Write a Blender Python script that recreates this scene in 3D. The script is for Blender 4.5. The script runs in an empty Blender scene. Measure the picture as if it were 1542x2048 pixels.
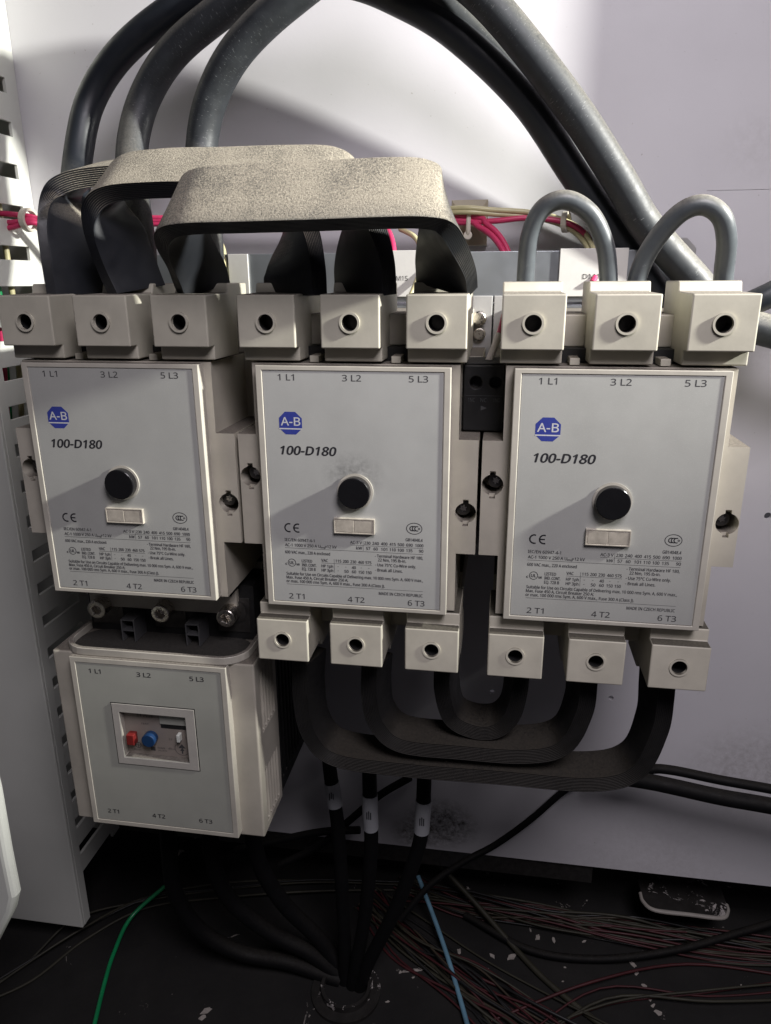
import bpy, bmesh, math, random
from mathutils import Vector, Matrix
random.seed(7)
S = 0.001                                   # everything below is laid out in millimetres
scene = bpy.context.scene
COL = scene.collection

# ------------------------------------------------------------------ camera
cam_d = bpy.data.cameras.new('Camera'); cam = bpy.data.objects.new('Camera', cam_d); COL.objects.link(cam)
cam_d.sensor_fit = 'HORIZONTAL'; cam_d.sensor_width = 36.0; cam_d.lens = 34.105
cam_d.clip_start = 0.01; cam_d.clip_end = 20.0
cam.matrix_world = Matrix(((0.9880, -0.0418, 0.1484, 0.069246), (0.1541, 0.2978, -0.9421, -0.338340),
                           (-0.0048, 0.9537, 0.3007, 0.099601), (0, 0, 0, 1)))
scene.camera = cam
# ------------------------------------------------------------------ world, lamps, exposure
world = bpy.data.worlds.new('World'); scene.world = world; world.use_nodes = True
bg = world.node_tree.nodes['Background']
bg.inputs['Color'].default_value = (0.85, 0.80, 0.92, 1); bg.inputs['Strength'].default_value = 0.045
def lamp(name, kind, loc, target, energy, color, **kw):
    d = bpy.data.lights.new(name, kind); d.energy = energy; d.color = color
    for k, v in kw.items(): setattr(d, k, v)
    o = bpy.data.objects.new(name, d); COL.objects.link(o)
    o.location = Vector(loc) * S
    o.rotation_euler = (Vector(target) - Vector(loc)).to_track_quat('-Z', 'Y').to_euler()
    return o
lamp('work_lamp', 'SPOT', (680, -80, 370), (-60, 110, 165), 70, (1.0, 0.99, 0.93), spot_size=math.radians(52), spot_blend=0.8, shadow_soft_size=0.018)
lamp('room_light', 'SPOT', (270, -480, 600), (80, 90, -110), 20.5, (0.99, 0.925, 1.0), spot_size=math.radians(86), spot_blend=1.0, shadow_soft_size=0.18)
vs = scene.view_settings
vs.view_transform = 'Standard'; vs.look = 'None'; vs.gamma = 1.0; vs.exposure = 0.0; vs.use_curve_mapping = False

# ------------------------------------------------------------------ materials
def mat(name, base, rough=0.5, metal=0.0, var=0.12, vscale=60, bump=0.05, bscale=900, dust=None, dlo=0.25, dhi=0.75, dscale=500,
        dcut=0.35, dbump=0.3, spec=0.5, flecks=None, smudge=None, scratch=None, grain=None, coat=0.0):
    m = bpy.data.materials.new(name); m.use_nodes = True
    nt = m.node_tree; N = nt.nodes; L = nt.links; b = N['Principled BSDF']
    b.inputs['Roughness'].default_value = rough; b.inputs['Metallic'].default_value = metal
    b.inputs['Specular IOR Level'].default_value = spec; b.inputs['Coat Weight'].default_value = coat
    tc = N.new('ShaderNodeTexCoord'); gi = N.new('ShaderNodeObjectInfo')
    off = N.new('ShaderNodeVectorMath'); off.operation = 'ADD'
    mul = N.new('ShaderNodeMath'); mul.operation = 'MULTIPLY'; mul.inputs[1].default_value = 3.7
    L.new(gi.outputs['Random'], mul.inputs[0]); L.new(tc.outputs['Object'], off.inputs[0]); L.new(mul.outputs[0], off.inputs[1])
    def noise(scale, detail=5, rgh=0.6, vec=None, dist=0.0):
        n = N.new('ShaderNodeTexNoise'); n.inputs['Scale'].default_value = scale; n.inputs['Detail'].default_value = detail
        n.inputs['Roughness'].default_value = rgh; n.inputs['Distortion'].default_value = dist
        L.new(vec or off.outputs[0], n.inputs['Vector']); return n.outputs['Fac']
    def rng(src, a, c, lo=0.0, hi=1.0):
        r = N.new('ShaderNodeMapRange'); r.inputs[1].default_value = a; r.inputs[2].default_value = c
        r.inputs[3].default_value = lo; r.inputs[4].default_value = hi; L.new(src, r.inputs[0]); return r.outputs[0]
    def math_(op, a, c):
        n = N.new('ShaderNodeMath'); n.operation = op
        for i, v in enumerate((a, c)):
            if isinstance(v, (int, float)): n.inputs[i].default_value = v
            else: L.new(v, n.inputs[i])
        return n.outputs[0]
    def mix(fac, a, c):
        n = N.new('ShaderNodeMix'); n.data_type = 'RGBA'; L.new(fac, n.inputs[0])
        for i, v in ((6, a), (7, c)):
            if isinstance(v, tuple): n.inputs[i].default_value = (*v, 1)
            else: L.new(v, n.inputs[i])
        return n.outputs[2]
    dk = tuple(c * (1 - var) for c in base); lt = tuple(min(1, c * (1 + var * 0.6)) for c in base)
    col = mix(rng(noise(vscale), 0.3, 0.7), dk, lt)
    rr = rng(noise(vscale * 2.3), 0.25, 0.75, max(0.03, rough - 0.1), min(1, rough + 0.12))
    h = math_('MULTIPLY', noise(bscale, 3), bump)
    if grain:                                   # fine speckle: (colour, scale, cut)
        f = rng(noise(grain[1], 2), grain[2], grain[2] + 0.06); col = mix(f, col, grain[0])
    for smudge in ([smudge] if isinstance(smudge, tuple) else smudge or []):   # (colour, x, z, radius mm, strength): stains
        sub = N.new('ShaderNodeVectorMath'); sub.operation = 'SUBTRACT'; L.new(tc.outputs['Object'], sub.inputs[0])
        sub.inputs[1].default_value = (smudge[1] * S, 0, smudge[2] * S)
        fl = N.new('ShaderNodeVectorMath'); fl.operation = 'MULTIPLY'; L.new(sub.outputs[0], fl.inputs[0]); fl.inputs[1].default_value = (1, 0, 1.25)
        ln = N.new('ShaderNodeVectorMath'); ln.operation = 'LENGTH'; L.new(fl.outputs[0], ln.inputs[0])
        f = rng(ln.outputs['Value'], smudge[3] * S, smudge[3] * 0.35 * S)
        f = math_('MULTIPLY', f, rng(noise(230, 8, 0.75, dist=0.4), 0.36, 0.72, 0, smudge[4])); col = mix(f, col, smudge[0])
    if scratch and len(scratch) > 4:            # a faint printed legend along the cable
        uv = N.new('ShaderNodeUVMap'); sv = N.new('ShaderNodeSeparateXYZ'); L.new(uv.outputs['UV'], sv.inputs[0])
        band = rng(math_('ABSOLUTE', math_('SUBTRACT', sv.outputs['Y'], scratch[4]), 0), 0.028, 0.022)
        mp = N.new('ShaderNodeMapping'); L.new(uv.outputs['UV'], mp.inputs['Vector']); mp.inputs['Scale'].default_value = (1100, 60, 1)
        gap = rng(noise(55, 2, 0.5, uv.outputs['UV']), 0.46, 0.50)
        f = math_('MULTIPLY', math_('MULTIPLY', band, gap), rng(noise(1.0, 2, 0.5, mp.outputs[0]), 0.5, 0.54)); col = mix(f, col, (0.34, 0.35, 0.35))
    if scratch:                                 # pale rubbed marks across a cable, in its own length / girth coordinates
        uv = N.new('ShaderNodeUVMap'); mp = N.new('ShaderNodeMapping'); L.new(uv.outputs['UV'], mp.inputs['Vector'])
        mp.inputs['Scale'].default_value = (scratch[1], scratch[2], 1)
        f = rng(noise(1.0, 6, 0.75, mp.outputs[0]), scratch[3], scratch[3] + 0.05)
        f = math_('MULTIPLY', f, rng(noise(48, 3), 0.40, 0.58)); col = mix(f, col, scratch[0]); rr = math_('MAXIMUM', rr, math_('MULTIPLY', f, 0.6))
    if flecks:                                  # (colour, scale, cut) irregular chips
        f = rng(noise(flecks[1], 8, 0.72, dist=0.8), flecks[2], flecks[2] + 0.02); col = mix(f, col, flecks[0])
        h = math_('ADD', h, math_('MULTIPLY', f, 0.4))
    if dust:
        ge = N.new('ShaderNodeNewGeometry'); sp = N.new('ShaderNodeSeparateXYZ'); L.new(ge.outputs['Normal'], sp.inputs[0])
        up = rng(sp.outputs['Z'], dlo, dhi)
        nn = noise(dscale, 6, 0.75); big = noise(35, 3)
        f = math_('MULTIPLY', up, rng(math_('ADD', nn, math_('MULTIPLY', big, 0.5)), dcut, dcut + 0.3))
        dcol = mix(rng(noise(dscale * 1.7, 3), 0.35, 0.65), tuple(c * 0.64 for c in dust), dust)
        col = mix(f, col, dcol); rr = math_('MAXIMUM', rr, math_('MULTIPLY', f, 0.95))
        h = math_('ADD', h, math_('MULTIPLY', math_('MULTIPLY', nn, f), dbump))
    L.new(col, b.inputs['Base Color']); L.new(rr, b.inputs['Roughness'])
    bp = N.new('ShaderNodeBump'); bp.inputs['Strength'].default_value = 0.6; bp.inputs['Distance'].default_value = 0.001
    L.new(h, bp.inputs['Height']); L.new(bp.outputs['Normal'], b.inputs['Normal'])
    return m
DUST = (0.40, 0.365, 0.30); DARKDUST = (0.085, 0.075, 0.062)
M = {}
M['shell'] = mat('shell_plastic', (0.47, 0.44, 0.37), 0.42, var=0.18, vscale=28, dust=(0.17, 0.15, 0.125), dlo=0.55, dhi=0.95, dcut=0.3, bump=0.03)
M['frame'] = mat('frame_plastic', (0.49, 0.465, 0.40), 0.36, dust=(0.19, 0.17, 0.145), dlo=0.75, dhi=0.98, dcut=0.3, bump=0.03)
M['cover'] = mat('cover_plastic', (0.48, 0.458, 0.378), 0.40, var=0.16, vscale=34, dust=(0.23, 0.205, 0.17), dlo=0.6, dhi=0.95, dcut=0.4, bump=0.03)
M['cover_low_lit'] = mat('lower_cover_plastic_lit', (0.58, 0.55, 0.455), 0.42, dust=(0.10, 0.09, 0.07), dlo=0.6, dhi=0.95, dcut=0.25, bump=0.03)  # paler than the upper covers: the fill light they catch is put into the base
M['label'] = mat('silver_label', (0.455, 0.46, 0.43), 0.38, 0.12, var=0.06, vscale=40, bump=0.01, grain=((0.52, 0.525, 0.49), 2600, 0.60))
M['label_worn'] = mat('silver_label_worn', (0.475, 0.48, 0.455), 0.38, 0.12, var=0.08, vscale=30, bump=0.01, grain=((0.52, 0.525, 0.49), 2600, 0.60), smudge=((0.13, 0.13, 0.125), 0, 9, 17, 0.8))
M['relay_label'] = mat('relay_label', (0.39, 0.395, 0.35), 0.42, 0.1, var=0.10, vscale=25, bump=0.01)
M['relay_frame'] = mat('relay_window_frame', (0.42, 0.40, 0.365), 0.42)
M['ink'] = mat('black_ink', (0.02, 0.02, 0.024), 0.5, var=0.02)
M['inkgrey'] = mat('grey_ink', (0.05, 0.05, 0.052), 0.5, var=0.02)
M['blue'] = mat('blue_ink', (0.035, 0.05, 0.27), 0.42, var=0.04)
M['pale'] = mat('pale_ink', (0.55, 0.56, 0.57), 0.5, var=0.02)
M['black'] = mat('black_plastic', (0.008, 0.008, 0.009), 0.22, var=0.1, spec=0.45)
M['blackdeep'] = mat('black_recess', (0.010, 0.010, 0.010), 0.6, var=0.1)
M['blackdust'] = mat('black_dusty', (0.006, 0.006, 0.006), 0.55, dust=(0.030, 0.027, 0.023), dlo=0.5, dhi=0.9)
M['window'] = mat('clear_marker', (0.47, 0.43, 0.36), 0.15, var=0.30, vscale=160, coat=0.6)
M['busbar'] = mat('busbar_sleeve', (0.018, 0.020, 0.024), 0.40, var=0.15, dust=(0.47, 0.425, 0.335), dlo=0.30, dhi=0.52, dscale=1050, dcut=0.47, dbump=2.4, bump=0.02)
M['busbar_low'] = mat('busbar_sleeve_grimy_shaded', (0.0065, 0.006, 0.0055), 0.62, var=0.15, dust=(0.032, 0.027, 0.020), dlo=0.35, dhi=0.95, dscale=420, dcut=0.42, dbump=0.8)  # grime, darkened further to carry the shade under the contactors
M['cable'] = mat('cable_rubber', (0.024, 0.028, 0.032), 0.52, var=0.3, vscale=90, dust=(0.27, 0.255, 0.215), dlo=0.15, dhi=0.95, dscale=650, dcut=0.46, dbump=0.3, scratch=((0.24, 0.25, 0.25), 1500, 16, 0.60, 0.12))
M['cable_clean'] = mat('cable_rubber_clean', (0.011, 0.014, 0.019), 0.44, dust=(0.10, 0.10, 0.095), dlo=0.5, dhi=1.0, dscale=500, dcut=0.5)
M['cable_low'] = mat('grimy_shaded_cable', (0.0045, 0.0045, 0.005), 0.65, spec=0.2, dust=(0.020, 0.018, 0.015), dlo=0.2, dhi=1.0, dscale=400, dcut=0.5)  # dirty black, with the shade low in the cabinet put into the colour
M['jumper'] = mat('grey_jumper', (0.075, 0.085, 0.092), 0.36, var=0.25, dust=(0.24, 0.225, 0.19), dlo=0.1, dhi=0.95, dscale=300, dcut=0.45, dbump=0.1, scratch=((0.30, 0.31, 0.31), 500, 5, 0.66))
M['wirepink'] = mat('pink_wire', (0.50, 0.035, 0.11), 0.35, var=0.15)
M['wirecream'] = mat('cream_wire', (0.50, 0.46, 0.26), 0.4, var=0.15)
M['wiregreen'] = mat('green_wire', (0.01, 0.26, 0.09), 0.3, var=0.2)
M['wireblue'] = mat('blue_wire', (0.15, 0.30, 0.40), 0.3, var=0.25)
M['wireolive'] = mat('olive_wire', (0.030, 0.028, 0.017), 0.6, var=0.3)
M['wirered'] = mat('dark_red_wire', (0.055, 0.009, 0.011), 0.55, var=0.3)
M['wireblack'] = mat('black_wire', (0.010, 0.010, 0.010), 0.5)
M['wiretan'] = mat('tan_wire', (0.040, 0.030, 0.018), 0.6, var=0.3)
M['sleeve'] = mat('white_sleeve', (0.60, 0.55, 0.50), 0.45, var=0.1)
M['sleeve_grey'] = mat('marker_sleeve', (0.42, 0.43, 0.45), 0.4, var=0.1)
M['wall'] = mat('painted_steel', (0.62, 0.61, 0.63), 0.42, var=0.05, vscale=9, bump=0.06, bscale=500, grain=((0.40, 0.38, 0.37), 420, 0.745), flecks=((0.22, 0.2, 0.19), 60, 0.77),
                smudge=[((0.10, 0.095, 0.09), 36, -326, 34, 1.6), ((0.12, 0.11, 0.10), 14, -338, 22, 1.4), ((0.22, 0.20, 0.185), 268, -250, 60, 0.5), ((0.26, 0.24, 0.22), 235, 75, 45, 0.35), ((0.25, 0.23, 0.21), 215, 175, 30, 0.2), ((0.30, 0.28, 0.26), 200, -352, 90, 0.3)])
M['duct'] = mat('duct_plastic', (0.63, 0.64, 0.59), 0.5, var=0.05, vscale=14, bump=0.03)
M['zinc'] = mat('zinc_plate', (0.30, 0.32, 0.34), 0.34, 0.7, var=0.10, vscale=18, bump=0.0)
M['steel'] = mat('bright_steel', (0.68, 0.64, 0.58), 0.28, 1.0, var=0.15, vscale=200)
M['darksteel'] = mat('dark_steel', (0.10, 0.095, 0.09), 0.38, 0.8, var=0.3, vscale=200)
M['greyplate'] = mat('grey_plate', (0.33, 0.325, 0.315), 0.5, var=0.08)
M['postgrey'] = mat('post_plastic', (0.075, 0.075, 0.078), 0.4)
M['device'] = mat('device_plastic', (0.56, 0.55, 0.52), 0.45, var=0.06)
M['tie'] = mat('nylon_tie', (0.58, 0.54, 0.45), 0.4, var=0.1)
M['mount'] = mat('tie_mount', (0.36, 0.32, 0.23), 0.5, var=0.12, dust=(0.3, 0.27, 0.21), dlo=0.3, dhi=0.9)
M['floor'] = mat('cabinet_floor', (0.0085, 0.0078, 0.007), 0.9, var=0.6, vscale=16, bump=0.6, bscale=140, flecks=((0.36, 0.33, 0.30), 34, 0.645))
M['tab'] = mat('chipped_tab', (0.018, 0.0165, 0.015), 0.5, var=0.3, flecks=((0.42, 0.39, 0.37), 75, 0.585))
M['tabedge'] = mat('tab_edge', (0.30, 0.28, 0.25), 0.5)
M['flake'] = mat('paint_flake', (0.34, 0.31, 0.28), 0.7, var=0.3, vscale=300)
M['red'] = mat('red_button', (0.20, 0.018, 0.016), 0.4)
M['bluebtn'] = mat('blue_button', (0.010, 0.042, 0.12), 0.35)
M['face'] = mat('relay_face', (0.27, 0.235, 0.205), 0.5, var=0.1)
M['white'] = mat('white_enamel', (0.72, 0.74, 0.68), 0.35, var=0.04)

# ------------------------------------------------------------------ mesh helpers (millimetres)
def tag(o, label=None, cat=None, group=None, kind=None):
    if label: o['label'] = label
    if cat: o['category'] = cat
    if group: o['group'] = group
    if kind: o['kind'] = kind
    return o
def obj(name, bm, m, parent=None, smooth=True, angle=13):
    me = bpy.data.meshes.new(name)
    bmesh.ops.scale(bm, vec=(S, S, S), verts=bm.verts); bm.normal_update(); bm.to_mesh(me); bm.free()
    me.materials.append(m)
    if smooth:
        for p in me.polygons: p.use_smooth = True
        me.set_sharp_from_angle(angle=math.radians(angle))
    o = bpy.data.objects.new(name, me); COL.objects.link(o)
    if parent: o.parent = parent
    return o
def thing(name, loc, label, cat, group=None):
    o = bpy.data.objects.new(name, None); COL.objects.link(o); o.location = Vector(loc) * S
    o.empty_display_size = 0.02
    return tag(o, label, cat, group)
def box(bm, x0, x1, y0, y1, z0, z1):
    v = [bm.verts.new(p) for p in ((x0,y0,z0),(x1,y0,z0),(x1,y1,z0),(x0,y1,z0),(x0,y0,z1),(x1,y0,z1),(x1,y1,z1),(x0,y1,z1))]
    for f in ((0,3,2,1),(4,5,6,7),(0,1,5,4),(1,2,6,5),(2,3,7,6),(3,0,4,7)): bm.faces.new([v[i] for i in f])
    return bm
def B(*a):
    bm = bmesh.new()
    return box(bm, *a) if a else bm
def prism(bm, poly, y0, y1):                # poly in XZ, counter-clockwise seen from -Y
    a = [bm.verts.new((x, y0, z)) for x, z in poly]; b = [bm.verts.new((x, y1, z)) for x, z in poly]
    n = len(poly); bm.faces.new(a); bm.faces.new(b[::-1])
    for i in range(n): bm.faces.new((a[i], b[i], b[(i+1) % n], a[(i+1) % n]))
    bmesh.ops.recalc_face_normals(bm, faces=bm.faces); return bm
def cyl(bm, p0, p1, r, n=28, r2=None, caps=True):
    p0, p1 = Vector(p0), Vector(p1); t = (p1 - p0).normalized()
    u = t.orthogonal().normalized(); w = t.cross(u); r2 = r if r2 is None else r2
    a = [bm.verts.new(p0 + (u*math.cos(2*math.pi*i/n) + w*math.sin(2*math.pi*i/n))*r) for i in range(n)]
    b = [bm.verts.new(p1 + (u*math.cos(2*math.pi*i/n) + w*math.sin(2*math.pi*i/n))*r2) for i in range(n)]
    for i in range(n): bm.faces.new((a[i], a[(i+1) % n], b[(i+1) % n], b[i]))
    if caps: bm.faces.new(a[::-1]); bm.faces.new(b)
    return bm
def ring(bm, c, ro, ri, y0, y1, n=36, sx=1.0):   # flat ring facing -Y
    rows = []
    for r, y in ((ri, y1), (ri, y0), (ro, y0), (ro, y1)):
        rows.append([bm.verts.new((c[0] + sx*r*math.cos(2*math.pi*i/n), y, c[1] + r*math.sin(2*math.pi*i/n))) for i in range(n)])
    for k in range(4):
        for i in range(n): bm.faces.new((rows[k][i], rows[k][(i+1) % n], rows[(k+1) % 4][(i+1) % n], rows[(k+1) % 4][i]))
    bmesh.ops.recalc_face_normals(bm, faces=bm.faces); return bm
def solid(bm, bevel=0.6, cutters=(), seg=3, angle=40):   # booleans, then softened edges
    tmp = []
    def mk(b):
        me = bpy.data.meshes.new('tmp'); b.to_mesh(me); b.free()
        o = bpy.data.objects.new('tmp', me); COL.objects.link(o); tmp.append(o); return o
    o = mk(bm)
    for c in cutters:
        md = o.modifiers.new('cut', 'BOOLEAN'); md.operation = 'DIFFERENCE'; md.solver = 'EXACT'; md.object = mk(c)
    if bevel:
        md = o.modifiers.new('soft', 'BEVEL'); md.width = bevel; md.segments = seg; md.limit_method = 'ANGLE'; md.angle_limit = math.radians(angle)
    me = bpy.data.meshes.new_from_object(o.evaluated_get(bpy.context.evaluated_depsgraph_get()))
    out = bmesh.new(); out.from_mesh(me); bpy.data.meshes.remove(me)
    for t in tmp:
        d = t.data; bpy.data.objects.remove(t); bpy.data.meshes.remove(d)
    return out
def smooth_path(pts, n=8):                  # Catmull-Rom through the points, tuples of any length
    P = [tuple(p) for p in pts]; P = [tuple(2*a-b for a, b in zip(P[0], P[1]))] + P + [tuple(2*a-b for a, b in zip(P[-1], P[-2]))]
    out = []
    for i in range(1, len(P)-2):
        for k in range(n):
            t = k/n; p0, p1, p2, p3 = P[i-1], P[i], P[i+1], P[i+2]
            out.append(tuple(0.5*((2*b) + (-a+c)*t + (2*a-5*b+4*c-d)*t*t + (-a+3*b-3*c+d)*t**3) for a, b, c, d in zip(p0, p1, p2, p3)))
    out.append(P[-2]); return out
def tube(bm, pts, r, n=16, sub=8, uv=False):
    path = [Vector(p) for p in smooth_path(pts, sub)]
    rad = r if callable(r) else (lambda t: r)
    rows = []; T0 = None; u = None; ln = 0; lens = []
    for i, p in enumerate(path):
        t = (path[min(i+1, len(path)-1)] - path[max(i-1, 0)]).normalized()
        if u is None: u = t.orthogonal().normalized()
        else: u = (u - t*u.dot(t)).normalized()
        w = t.cross(u); rr = rad(i/(len(path)-1))
        if i: ln += (p - path[i-1]).length
        lens.append(ln)
        rows.append([bm.verts.new(p + (u*math.cos(2*math.pi*k/n) + w*math.sin(2*math.pi*k/n))*rr) for k in range(n)])
    L = bm.loops.layers.uv.verify() if uv else None
    for i in range(len(rows)-1):
        for k in range(n):
            f = bm.faces.new((rows[i][k], rows[i][(k+1) % n], rows[i+1][(k+1) % n], rows[i+1][k]))
            if uv:
                for lp, (q, v) in zip(f.loops, ((i, k), (i, k+1), (i+1, k+1), (i+1, k))): lp[L].uv = (lens[q]*S, v/n)
    bm.faces.new(rows[0][::-1]); bm.faces.new(rows[-1]); return bm
def wire(name, pts, r, m, label, cat, group=None, n=10, sub=8, parent=None, uv=False):
    o = obj(name, tube(bmesh.new(), pts, r, n, sub, uv), m, parent, angle=60)
    return o if parent else tag(o, label, cat, group)
# ------------------------------------------------------------------ lettering
_capH = None
try:                                        # the sans serif that ships inside Blender; its built-in face otherwise
    import os
    FONT = bpy.data.fonts.load(os.path.join(bpy.utils.system_resource('DATAFILES'), 'fonts', 'NotoSansHebrew-Regular.woff2'))
except Exception:
    FONT = None
def glyphs(s, size=1.0, bold=0.0, shear=0.0):
    cu = bpy.data.curves.new('txt', 'FONT'); cu.body = s
    if FONT: cu.font = FONT
    cu.size = size; cu.shear = shear; cu.resolution_u = 3
    o = bpy.data.objects.new('txt', cu); COL.objects.link(o)
    me = bpy.data.meshes.new_from_object(o.evaluated_get(bpy.context.evaluated_depsgraph_get()))
    v = [tuple(p.co[:2]) for p in me.vertices]; f = [tuple(p.vertices) for p in me.polygons]
    bpy.data.objects.remove(o); bpy.data.curves.remove(cu); bpy.data.meshes.remove(me); return v, f
def txt(bm, s, x0, x1, z, h, y=0.0, bold=0.0, shear=0.0):
    """lettering on an XZ face looking to -Y: from x0 to x1, baseline z, capital height h; bold thickens the strokes by that many mm"""
    global _capH
    if _capH is None:
        vv, _ = glyphs('H'); _capH = max(p[1] for p in vv) - min(p[1] for p in vv)
    v, f = glyphs(s, 1.0, 0.0, shear)
    if not v: return bm
    a, b = min(p[0] for p in v), max(p[0] for p in v); k = h/_capH; kx = (x1-x0)/(b-a)
    sh = [(0, 0)] if bold <= 0 else [(-bold, 0), (bold, 0), (0, bold*0.7), (0, -bold*0.7), (0, 0)]
    for n, (dx, dz) in enumerate(sh):
        vs = [bm.verts.new((x0+dx+(p[0]-a)*kx, y-0.003*n, z+dz+p[1]*k)) for p in v]
        for q in f:
            try: bm.faces.new([vs[i] for i in q])
            except ValueError: pass
    return bm
def strip(bm, x0, x1, z0, z1, y):
    bm.faces.new([bm.verts.new(p) for p in ((x0,y,z0),(x1,y,z0),(x1,y,z1),(x0,y,z1))]); return bm
def arc(bm, cx, cz, r, a0, a1, w, y, n=18):
    A = [math.radians(a0+(a1-a0)*i/n) for i in range(n+1)]
    o = [bm.verts.new((cx+r*math.cos(a), y, cz+r*math.sin(a))) for a in A]; q = [bm.verts.new((cx+(r-w)*math.cos(a), y, cz+(r-w)*math.sin(a))) for a in A]
    for i in range(n): bm.faces.new((o[i], o[i+1], q[i+1], q[i]))
    return bm
def facefront(bm):
    for f in bm.faces:
        f.normal_update()
        if f.normal.y > 0: f.normal_flip()
    return bm
def copy_tree(o, parent=None, skip=()):
    c = o.copy(); COL.objects.link(c)
    if parent: c.parent = parent
    for ch in list(o.children):
        if ch.name.split('.')[0] in skip or ch.get('row') in skip: continue
        copy_tree(ch, c, skip)
    return c

# ------------------------------------------------------------------ the setting
FZ = -430
o = obj('back_panel', solid(B(-420, 420, 158, 161, -352, 420), 0, [cyl(B(), (160.1,158.0,-196.4)[:1]+(150,)+(160.1,158.0,-196.4)[2:], (160.1,158.0,-196.4)[:1]+(165,)+(160.1,158.0,-196.4)[2:], 1.9, 20), cyl(B(), (72.6,158.0,-199.1)[:1]+(150,)+(72.6,158.0,-199.1)[2:], (72.6,158.0,-199.1)[:1]+(165,)+(72.6,158.0,-199.1)[2:], 1.9, 20), cyl(B(), (248.7,158.0,-50.3)[:1]+(150,)+(248.7,158.0,-50.3)[2:], (248.7,158.0,-50.3)[:1]+(165,)+(248.7,158.0,-50.3)[2:], 2.4, 20), B(186, 330, 157, 158.35, 149.9, 150.5)]), M['wall']); tag(o, kind='structure')
o = obj('cabinet_back', B(-500, 700, 214, 218, FZ, -300), M['floor']); tag(o, kind='structure')
o = obj('cabinet_floor', B(-900, 900, -700, 218, FZ-4, FZ), M['floor']); tag(o, kind='structure')
# cabinet frame post that stands to the right and shades the right of the panel
t = solid(B(300, 304, 75, 158, 40, 420), 0.4)
o = obj('frame_post', t, M['wall']); tag(o, 'white painted steel frame post at the right edge of the back panel', 'post')

# ------------------------------------------------------------------ contactor (built once, copied twice)
POLES = (-39.7, 0.0, 39.7)
def make_cover(sign):
    """one snap-on terminal cover centred on x=0; sign +1 above, -1 below"""
    bm = bmesh.new()
    def bz(x0, x1, y0, y1, a, b):
        z0, z1 = (a*sign, b*sign) if sign > 0 else (b*sign, a*sign); box(bm, x0, x1, y0, y1, z0, z1)
    prof = [(-1, 70.2), (-1, 94.2), (27.5, 94.7), (29.5, 99.4), (57, 99.4), (57, 83.6), (40, 83.6), (40, 63.6), (6, 63.6), (6, 70.2)]
    a = [bm.verts.new((-13.85 + (0.0), y, z*sign)) for y, z in prof]; b = [bm.verts.new((13.85, y, z*sign)) for y, z in prof]
    n = len(prof); bm.faces.new(a); bm.faces.new(b[::-1])
    for i in range(n): bm.faces.new((a[i], b[i], b[(i+1) % n], a[(i+1) % n]))
    bmesh.ops.recalc_face_normals(bm, faces=bm.faces)
    hole = cyl(B(), (0, -4, 81.8*sign), (0, 12, 81.8*sign), 3.75, 32)
    duct = B(-10.8, 10.8, 33, 54, 88, 104) if sign > 0 else B(-10.8, 10.8, 33, 54, -104, -88)
    bm = solid(bm, 0.7, [hole, duct])
    return bm
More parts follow.
